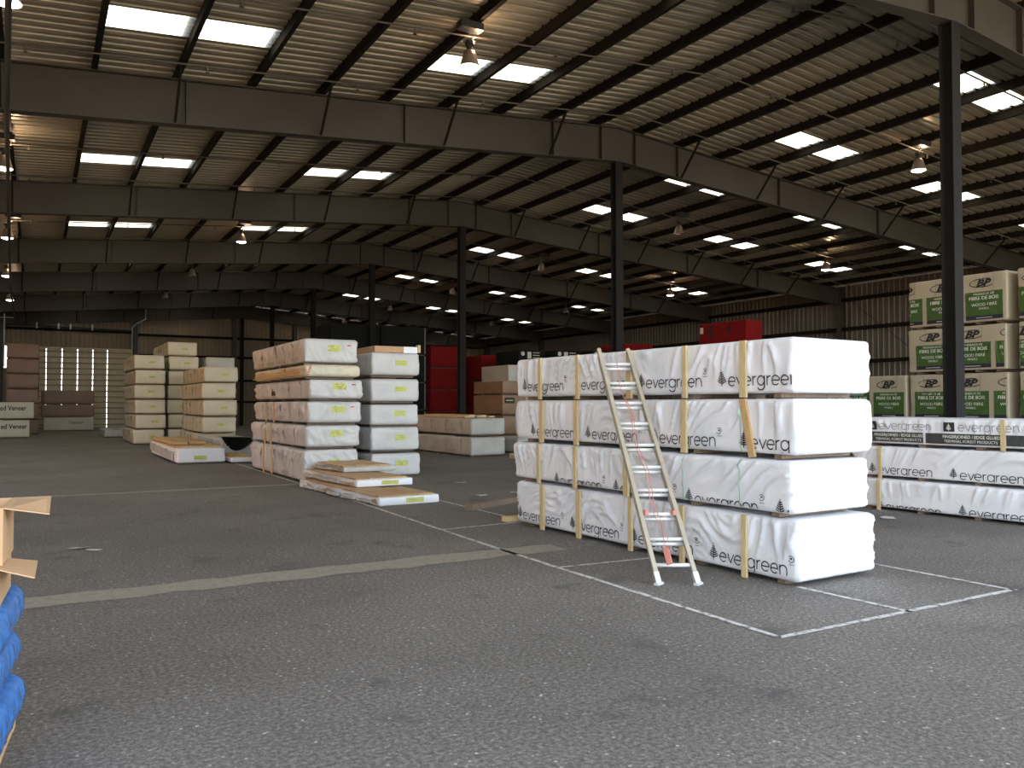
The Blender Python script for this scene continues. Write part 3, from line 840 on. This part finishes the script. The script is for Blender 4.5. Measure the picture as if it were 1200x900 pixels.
# ---- small pack and neighbours at mid left
t, pk = pack('lumber_bundle', 'low white ended bundle topped with bare tan boards on the floor at mid left', 'lumber bundle', 3.45, 24.65, 0, 1.3, 6.0, .46, 'wrapw', None, 130, 0, .015, .08, .05)
sticker(t, pk, .45, .08, .34, .12)
for i in range(5):
    obj('top_board', boxmesh((-.02 + i * .265, .35, pk.H), (.235 + i * .265, 5.9, pk.H + .04 + .012 * (i % 2)), .006), M['pine'], t)
for i in range(2): obj('top_board', boxmesh((.0 + i * .5, 1.2, pk.H + .055), (.46 + i * .5, 5.6, pk.H + .14), .01), M['pine'], t)
for i in range(4): obj('side_board', boxmesh((-.06, .6 + i * 1.3, .04 + .03 * i), (-.022, 1.85 + i * 1.3, .30 + .02 * i), .006), M['wrapd'], t)
t, pk = pack('board_pack', 'flat pack of tan boards between the low bundle and the tall grey stack', 'board pack', 4.75 + .1, 24.3, 0, .62, 1.85, .18, 'wrapw', None, 131, 0, .01, .08, .03)
for i in range(3): obj('top_board', boxmesh((.02 + i * .2, .1, pk.H), (.2 + i * .2, 1.78, pk.H + .03 + .01 * i), .005), M['pine'], t)

def column_of(x, y, tiers, w, ln, m, lab, grp, seed, st=True, n_str=6, res=.12):
    N_ = ['bottom', 'second from bottom', 'third from bottom', 'fourth from bottom', 'fifth from bottom', 'sixth from bottom', 'seventh from bottom']
    out = []
    for k, (z, h) in enumerate(tiers):
        pos = 'top' if k == len(tiers) - 1 else N_[k]
        t, pk = pack('lumber_bundle', lab.replace('#', pos), 'lumber bundle', x + rnd.uniform(-.04, .04), y + rnd.uniform(-.1, .1), z, w, ln, h, m, grp, seed + k, 0, .022, res, .05)
        for i in range(n_str): around(t, pk, .4 + (ln - .8) * i / (n_str - 1), 'strap', .03)
        if st: sticker(t, pk, w * .5 + rnd.uniform(-.1, .05), pk.H * .4, .28, .11)
        out.append((t, pk))
    return out
column_of(5.33, 31.9, [(0, .60), (.62, .61), (1.25, .61), (1.88, .61), (2.50, .60)], 1.2, 4.9, 'wrapc', 'cream bundle, # tier of the five tier stack behind the low floor bundle', 'cream stack at mid left', 140)
column_of(6.45, 37.5, [(0, .6), (.63, .6), (1.26, .6), (1.89, .6), (2.52, .6), (3.15, .62)], 1.2, 4.9, 'wrapd', 'dull cream bundle, # tier of the stack behind the five tier cream stack', 'cream stack at mid left, rear', 150, False, 3, .2)
column_of(3.6, 37.8, [(0, .63), (.65, .61), (1.28, .62), (1.92, .60), (2.54, .62), (3.18, .62)], 1.2, 4.9, 'wrapc', 'pale cream bundle, # tier of the leftmost stack near the rear door', 'leftmost cream stack', 160)
column_of(4.95, 38.1, [(0, .63), (.65, .61), (1.28, .62), (1.92, .60), (2.54, .62), (3.18, .60), (3.80, .62)], 1.2, 4.9, 'wrapc', 'pale cream bundle, # tier of the tallest cream stack', 'seven tier cream stack', 170)
column_of(3.05, 46.6, [(0, .40)], 1.2, 4.0, 'wrapd', 'low dull bundle on the floor behind the leftmost cream stack', None, 180, False, 4)

# tarp-like dark sheet hanging off the hidden pack behind the grey stack
bm = bmesh.new(); pv = None
for i in range(9):
    a = i / 8; q = [bm.verts.new((4.95 + .9 * a, 26.2 + .15 * math.sin(a * 5), .67 - .42 * math.sin(math.pi * a) * (1 - .3 * a) - .1 * a)), bm.verts.new((4.95 + .9 * a, 26.3, .69 - .03 * a)), bm.verts.new((4.95 + .9 * a, 26.9, .69 - .03 * a))]
    if pv: bm.faces.new((pv[0], q[0], q[1], pv[1])); bm.faces.new((pv[1], q[1], q[2], pv[2]))
    pv = q
bmesh.ops.solidify(bm, geom=bm.faces[:], thickness=.012)
tag(obj('tarp', bm, M['wrapk']), 'dark sagging sheet draped over the pack behind the tall grey stack', 'tarp')
t, pk = pack('lumber_bundle', 'cream bundle under the dark sagging sheet behind the tall grey stack', 'lumber bundle', 4.95, 26.35, 0, 1.2, 4.0, .62, 'wrapd', None, 185, 0, .02, .12, .05)

# ---- grey packs in the middle distance, right of the grey stacks
for k, (z, h) in enumerate(((0, .64), (.67, .58))):
    t, pk = pack('lumber_bundle', 'dirty grey wrapped bundle, ' + ('lower', 'upper')[k] + ' of the pair standing in front of the red packs', 'lumber bundle', 12.15, 23.5, z, 1.25, 5.2, h, 'wrapd', 'pair of dirty grey bundles', 190 + k, .0, .025, .08, .06)
    for i in range(4): around(t, pk, .7 + 1.2 * i, 'strap', .02)
    bm = bmesh.new()
    for y0 in (4.7, 3.3, 1.9): word(bm, 'evergreen', .09, pk.left(y0, .07))
    obj('printed_name', bm, M['greyink'], t)
t = thing('board_stack', 'loose pale boards lying on the upper dirty grey bundle', 'boards', (12.2, 23.9, 1.262))
for i in range(5): obj('board', boxmesh((.02 + i * .23, .2 + .15 * (i % 2), 0), (.22 + i * .23, 4.2 - .2 * (i % 3), .06 + .03 * (i % 2)), .006), M['pinep'], t)
t = thing('board_stack', 'low pile of pale boards on the floor right of the dirty grey pair', 'boards', (12.9, 21.6, 0), .0)
for i in range(4): obj('board', boxmesh((i * .03, i * .24, 0), (2.6 - i * .1, .21 + i * .24, .11 + .05 * (i % 2)), .008), M['pinep'], t)
t, pk = pack('lumber_bundle', 'small grey wrapped pack on the floor beside the big white stack, far behind it', 'lumber bundle', 14.3, 24.2, 0, 1.2, 1.8, .55, 'wrapd', None, 195, 0, .025, .1, .06)

# ---- brown, charcoal and red packs in the dim background
def block(x, y, z, w, ln, h, m, name, lab, cat, grp, seed, amp=.008):
    return pack(name, lab, cat, x, y, z, w, ln, h, m, grp, seed, 0, amp, .25, .03, .6)
for k, (z, h) in enumerate(((0, .52), (.54, .72), (1.28, .78), (2.08, .52))):
    t, pk = block(15.4, 27.2, z, 1.5, 2.4, h, 'brown', 'panel_pack', 'brown panel pack, ' + TIER[4][k] + ' tier beside the far end of the white stack', 'panel pack', 'brown packs', 200 + k)
    if k == 2:
        bm = bmesh.new(); patch(bm, 0, .45, 0, .22, pk.front(.08, .42), 3, 2, .006); obj('dark_label', bm, M['ink'], t)
        bm = bmesh.new(); patch(bm, .07, .38, .09, .13, pk.front(.08, .42), 3, 1, .01); obj('label_print', bm, M['labelp'], t)
    if k < 3: obj('side_strip', boxmesh((1.02, -.02, 0), (1.18, -.008, pk.H)), M['pine'], t)
for k, (z, h) in enumerate(((0, .98), (1, .98), (2, .50), (2.52, .85))):
    block(17.2, 29.9, z, 1.6, 2.4, h, 'wrapd' if k > 1 else 'brown', 'panel_pack', 'dull tan pack, ' + TIER[4][k] + ' tier of the stack behind the brown packs', 'panel pack', 'dull tan packs', 210 + k)
for c, (x, y) in enumerate(((12.2, 39.2), (14.75, 39.2))):
    for k, (z, h) in enumerate(((0, 1.38), (1.4, 1.38), (2.8, 1.38), (4.2, 1.42))):
        t, pk = block(x, y - .9, z, 2.5, 2.6, h, 'wrapk', 'panel_pack', 'charcoal pack, ' + TIER[4][k] + ' tier, ' + ('left', 'right')[c] + ' column of the dark stack behind grey stacks', 'panel pack', 'charcoal packs', 220 + k + 10 * c)
        if c: 
            bm = bmesh.new(); patch(bm, 2.36, 2.4, .02, pk.H - .02, pk.front(0, 0), 1, 4, .006); obj('pale_edge', bm, M['greyink'], t)
for c, (x, y, n) in enumerate(((19.6, 43.0, 4), (22.1, 41.6, 3), (24.5, 40.2, 3))):
    for k in range(n):
        z = k * 1.27 if n == 4 else k * 1.52
        h = 1.25 if n == 4 else 1.5
        block(x, y, z, 2.3, 2.6, h, 'wrapr', 'panel_pack', 'red wrapped pack, ' + ['bottom', 'second', 'third', 'top'][k] + ' tier of the ' + ['left', 'middle', 'right'][c] + ' red stack in the dim rear', 'panel pack', 'red packs in the rear', 240 + k + 10 * c)
# black packs with pale marks seen over the top of the white stack
for c in range(4):
    x = 20.6 + 1.75 * c; y = 33.6 - .75 * c
    for k in range(3):
        t, pk = block(x + .6, y + 2.2, k * 1.5, 1.6, 2.4, 1.48, 'wrapk', 'panel_pack', 'black pack with pale marks, ' + TIER[3][k] + ' tier, ' + ['first', 'second', 'third', 'fourth'][c] + ' column behind the white stack', 'panel pack', 'black packs behind the white stack', 270 + k + 10 * c)
        if k == 2:
            bm = bmesh.new(); f = pk.front(.1, .95)
            ellipse(bm, .15, .3, .06, .06, .1, f, 0, 360, 0, .008); patch(bm, .42, .66, .05, .4, f, 3, 3, .008)
            for i in range(3): patch(bm, .75, 1.15, .08 + .13 * i, .12 + .13 * i, f, 3, 1, .008)
            obj('pale_marks', bm, M['palegrey'], t)
# red pack with a black S, on its own stack in front of the right wall
for k in range(5):
    top = k == 4
    t, pk = block(28.2, 27.1, k * 1.14, 1.05, 3.1, 1.06 if top else 1.12, 'wrapr', 'panel_pack', 'red pack ' + ('with a black letter S, seen above the white stack' if top else ['at the bottom', 'second from bottom', 'third from bottom', 'just under the lettered one'][k] + ' of the single red stack by the right wall'), 'panel pack', 'single red stack', 310 + k)
    if top:
        bm = bmesh.new(); f = pk.left(3.1, 0); textmesh(bm, 'S', .75, f, u0=.65, v0=.36, bold=.03, off=.008)
        obj('printed_letter', bm, M['ink'], t); bm = bmesh.new(); tree(bm, .5, pk.left(3.1 - 2.05, .42)); obj('printed_tree', bm, M['ink'], t)
        bm = bmesh.new(); patch(bm, .1, .32, .55, .85, f, 2, 2, .008); obj('pale_label', bm, M['palegrey'], t)
for k in range(4):
    block(28.3, 36.2, k * 1.28, 2.0, 2.4, 1.26, 'wrapr', 'panel_pack', 'dull red pack, ' + TIER[4][k] + ' tier of the stack right of second ridge column', 'panel pack', 'dull red packs', 320 + k)

# ---- rear left: packs before the rear door
def veneer(x, y, z, w, h, ln, lab, seed, m, txt, u):
    t, pk = pack('panel_pack', lab, 'panel pack', x, y, z, w, ln, h, m, 'packs by the rear door', seed, 0, .006, .2, .03, .5)
    if txt:
        bm = bmesh.new(); textmesh(bm, txt, .34, pk.front(u, pk.H * .5), bold=.02, sx=.8, off=.01); obj('lettering', bm, M['ink'], t)
    return t, pk
veneer(-3.0, 48.6, 0, 2.75, .90, 2.4, 'tan pack lettered Veneer, lower of the two at the left photo edge', 340, 'wrapc', 'ed Veneer', 1.5)
veneer(-3.0, 48.7, .95, 2.93, .86, 2.4, 'tan pack lettered Veneer, upper of the two at the left photo edge', 341, 'wrapc', 'ed Veneer', 1.45)
for k in range(6):
    z = k * .86
    veneer(-1.45, 54.0, z, 1.6, .84, 2.4, 'red brown pack, ' + ['bottom', 'second', 'third', 'fourth', 'fifth', 'top'][k] + ' tier of the narrow stack left of the rear door', 345 + k, 'brownr' if k > 1 else 'brown', None, 0)
t, pk = veneer(.45, 60.0, 0, 2.85, .86, 1.2, 'pale tan pack with faint lettering, lowest of the three before the rear door', 352, 'wrapc', None, 0)
bm = bmesh.new(); textmesh(bm, 'Veneer', .3, pk.front(1.4, .4), bold=.01, off=.01); obj('lettering', bm, M['brown'], t)
veneer(.3, 60.0, .88, 3.0, .80, 1.2, 'dark brown pack, middle of the three before the rear door', 353, 'brown', None, 0)
veneer(.3, 60.0, 1.70, 3.0, .86, 1.2, 'dark brown pack, top of the three before the rear door', 354, 'brown', None, 0)

# ------------------------------------------------------------------ ladder
FL, FRt = Vector((5.10, 6.02, 0)), Vector((5.42, 5.83, 0))
TL, TR = Vector((5.60, 7.64, 2.32)), Vector((5.91, 7.50, 2.32))
t = thing('extension_ladder', 'aluminium extension ladder leaning diagonally against the big white stack', 'ladder', (FL + FRt) / 2)
O = t.location.copy()
for a, b in ((FL, TL), (FRt, TR)):
    dirn = (b - a).normalized(); side = (FRt - FL).normalized(); nrm = side.cross(dirn).normalized()
    for nm, off, i0, i1 in (('rail', .0, .02, 1.0), ('fly_rail', -.055, .16, .985)):
        bm = bmesh.new(); p = a.lerp(b, i0) - O - nrm * off * -1; q = a.lerp(b, i1) - O - nrm * off * -1
        bar(bm, p, q, .028, .055, nrm); bar(bm, p + nrm * .024, q + nrm * .024, .04, .008, nrm); bar(bm, p - nrm * .024, q - nrm * .024, .04, .008, nrm)
        obj(nm, bm, M['alug'], t)
    bm = bmesh.new(); p = a - O; bar(bm, p + Vector((0, 0, .005)), p + dirn * .12, .05, .065, nrm); bar(bm, p + Vector((-.05, -.02, .012)), p + Vector((.05, .02, .012)), .05, .02)
    obj('foot', bm, M['alu'], t)
    bm = bmesh.new(); tube(bm, [b - O - dirn * .03, b - O + dirn * .02], .026, 8); obj('end_cap', bm, M['pine'], t)
for k in range(10):
    fr = (.07 + .0955 * k)
    a = FL.lerp(TL, fr); b = FRt.lerp(TR, fr); nrm = (b - a).normalized().cross((TL - FL).normalized()).normalized(); dd = (TL - FL).normalized()
    for nm, off, dz in (('rung', .0, .0), ('fly_rung', -.055, -.025)):
        if nm == 'fly_rung' and k == 0: continue
        bm = bmesh.new(); tube(bm, [a - O + nrm * off + dd * dz, b - O + nrm * off + dd * dz], .020, 8); smooth(obj(nm, bm, M['alu'], t))
mid0, mid1 = FL.lerp(FRt, .36), TL.lerp(TR, .42)
bm = bmesh.new(); pts = []
for i in range(30):
    p = mid0.lerp(mid1, .1 + .83 * i / 29) - O + nrm * .03; p += (FRt - FL) * (.05 * math.sin(i * .7)); pts.append(p)
tube(bm, pts, .004, 5)
tube(bm, [p + (FRt - FL) * (.10 - .003 * i) + nrm * .01 for i, p in enumerate(pts[2:24])], .004, 5)
for i in range(4): tube(bm, [mid0.lerp(mid1, .065 + .012 * j) - O + nrm * (.035 + .01 * i) + (FRt - FL) * (-.03 + .03 * i) for j in range(6)], .009, 5)
obj('rope', bm, M['rope'], t)
for s_ in (.12, .88):
    p = FL.lerp(FRt, s_).lerp(TL.lerp(TR, s_), .262) - O + nrm * .03
    bm = bmesh.new(); box(bm, p - Vector((.02, .02, .025)), p + Vector((.02, .02, .025))); obj('lock_hook', bm, M['rope'], t)

# ------------------------------------------------------------------ bits on the floor
def board(a, b, w, h, m, lab):
    a = Vector(a); b = Vector(b); bm = bmesh.new(); o = a.copy(); bar(bm, (0, 0, h / 2), b - a + Vector((0, 0, h / 2)), w, h)
    o_ = obj('timber', bm, M[m]); o_.location = o; return tag(o_, lab, 'timber')
board((6.02, 11.75, 0), (7.9, 12.75, 0), .14, .09, 'oldwood', 'weathered brown timber lying on the floor behind the white stack')
board((5.90, 10.38, 0), (7.2, 10.45, 0), .13, .07, 'pinep', 'pale timber end poking out on the floor by the far end of the white stack')
scr = [(7.95, 15.9), (7.2, 13.5), (8.0, 13.6), (8.2, 13.3), (10.7, 7.9), (10.95, 7.75), (.45, 10.9), (.6, 10.7)]
for k, (x, y) in enumerate(scr):
    bm = bmesh.new(); rr = random.Random(k); vs2 = []
    for i in range(6):
        a = i * math.pi / 3; r_ = .05 + .06 * rr.random(); vs2.append(bm.verts.new((r_ * math.cos(a) * 1.5, r_ * math.sin(a), .006 + .025 * rr.random())))
    c = bm.verts.new((0, 0, .02))
    for i in range(6): bm.faces.new((c, vs2[i], vs2[(i + 1) % 6]))
    o_ = obj('paper_scrap', bm, M['paper']); o_.location = (x, y, 0)
    tag(o_, 'pale paper scrap on the asphalt, ' + ['right of the grey stack beyond the faint line', 'by the cross line right of the thin packs', 'left of two scraps near the brown timber', 'right of two scraps near the brown timber', 'by the right hand white pile, farther one', 'by the right hand white pile, nearer one', 'left foreground, farther one', 'left foreground, nearer one'][k], 'scrap', 'paper scraps on the floor')

# ------------------------------------------------------------------ pallet with cartons and blue film at the left edge
px, py = -.30, 4.55           # right end of the pallet
t = thing('wooden_pallet', 'pale wooden pallet under blue wrapped goods at the lower left corner', 'pallet', (px, py, 0), math.radians(-6))
for k in range(3): obj('stringer', boxmesh((-1.1, -.5 + k * .46, .022), (.18, -.42 + k * .46, .118), .004), M['pine'], t)
for k in range(7): obj('top_slat', boxmesh((-1.1 + k * .19, -.52, .118), (-.97 + k * .19, .52, .14), .004), M['pine'], t)
for k in range(3): obj('bottom_slat', boxmesh((-1.1 + k * .57, -.52, 0), (-.97 + k * .57, .52, .022), .004), M['pine'], t)
for k, (z, h, dx) in enumerate(((.145, .235, .17), (.382, .22, .15), (.604, .22, .17))):
    tt = thing('wrapped_sack', 'white sack under blue stretch film, ' + TIER[3][k] + ' layer on the corner pallet', 'sack', (px - 1.0, py - .5, z), math.radians(-6), 'blue wrapped sacks')
    pk = Pack(.86 + dx, .96, h - .02, 400 + k, .012, .08, .05); obj('sack', pk.mesh(), M['wrapc'], tt)
    pk2 = Pack(1.0 + dx + .02, 1.0, h - .015, 405 + k, .03, .10, .03, .35)
    bm = pk2.mesh()
    bmesh.ops.delete(bm, geom=[f for f in bm.faces if f.calc_center_median().x < .70 + .1 * math.sin(f.calc_center_median().y * 9 + k)], context='FACES')
    o_ = obj('blue_film', bm, M['film'], tt); o_.location = (.0, -.02, .004)
def carton(x, y, z, w, d, h, lab, flaps, rz):
    t = thing('carton', lab, 'carton', (x, y, z), rz, 'open cartons on the corner pallet')
    th = .006; bm = bmesh.new()
    box(bm, (-w, -d / 2, 0), (0, d / 2, th)); box(bm, (-w, -d / 2, th), (-w + th, d / 2, h)); box(bm, (-th, -d / 2, th), (0, d / 2, h)); box(bm, (-w + th, -d / 2, th), (-th, -d / 2 + th, h)); box(bm, (-w + th, d / 2 - th, th), (-th, d / 2, h))
    obj('body', bm, M['card'], t)
    for (a, b, c, e) in flaps:
        bm = bmesh.new(); plate(bm, [a, b, c, e], th, (0, 0, 1)); obj('flap', bm, M['card'], t)
    return t
carton(px + .19, py - .16, .825, .5, .5, .17, 'lower open cardboard carton with a flap sticking out above the blue film', [((0, -.25, .165), (0, .05, .165), (.12, .12, .13), (.13, -.20, .11))], math.radians(-4))
carton(px + .20, py - .13, 1.0, .45, .45, .25, 'upper open cardboard carton with its flap out at the left edge of the photo', [((0, -.22, .245), (0, .22, .245), (.16, .17, .25), (.17, -.13, .20))], math.radians(-4))
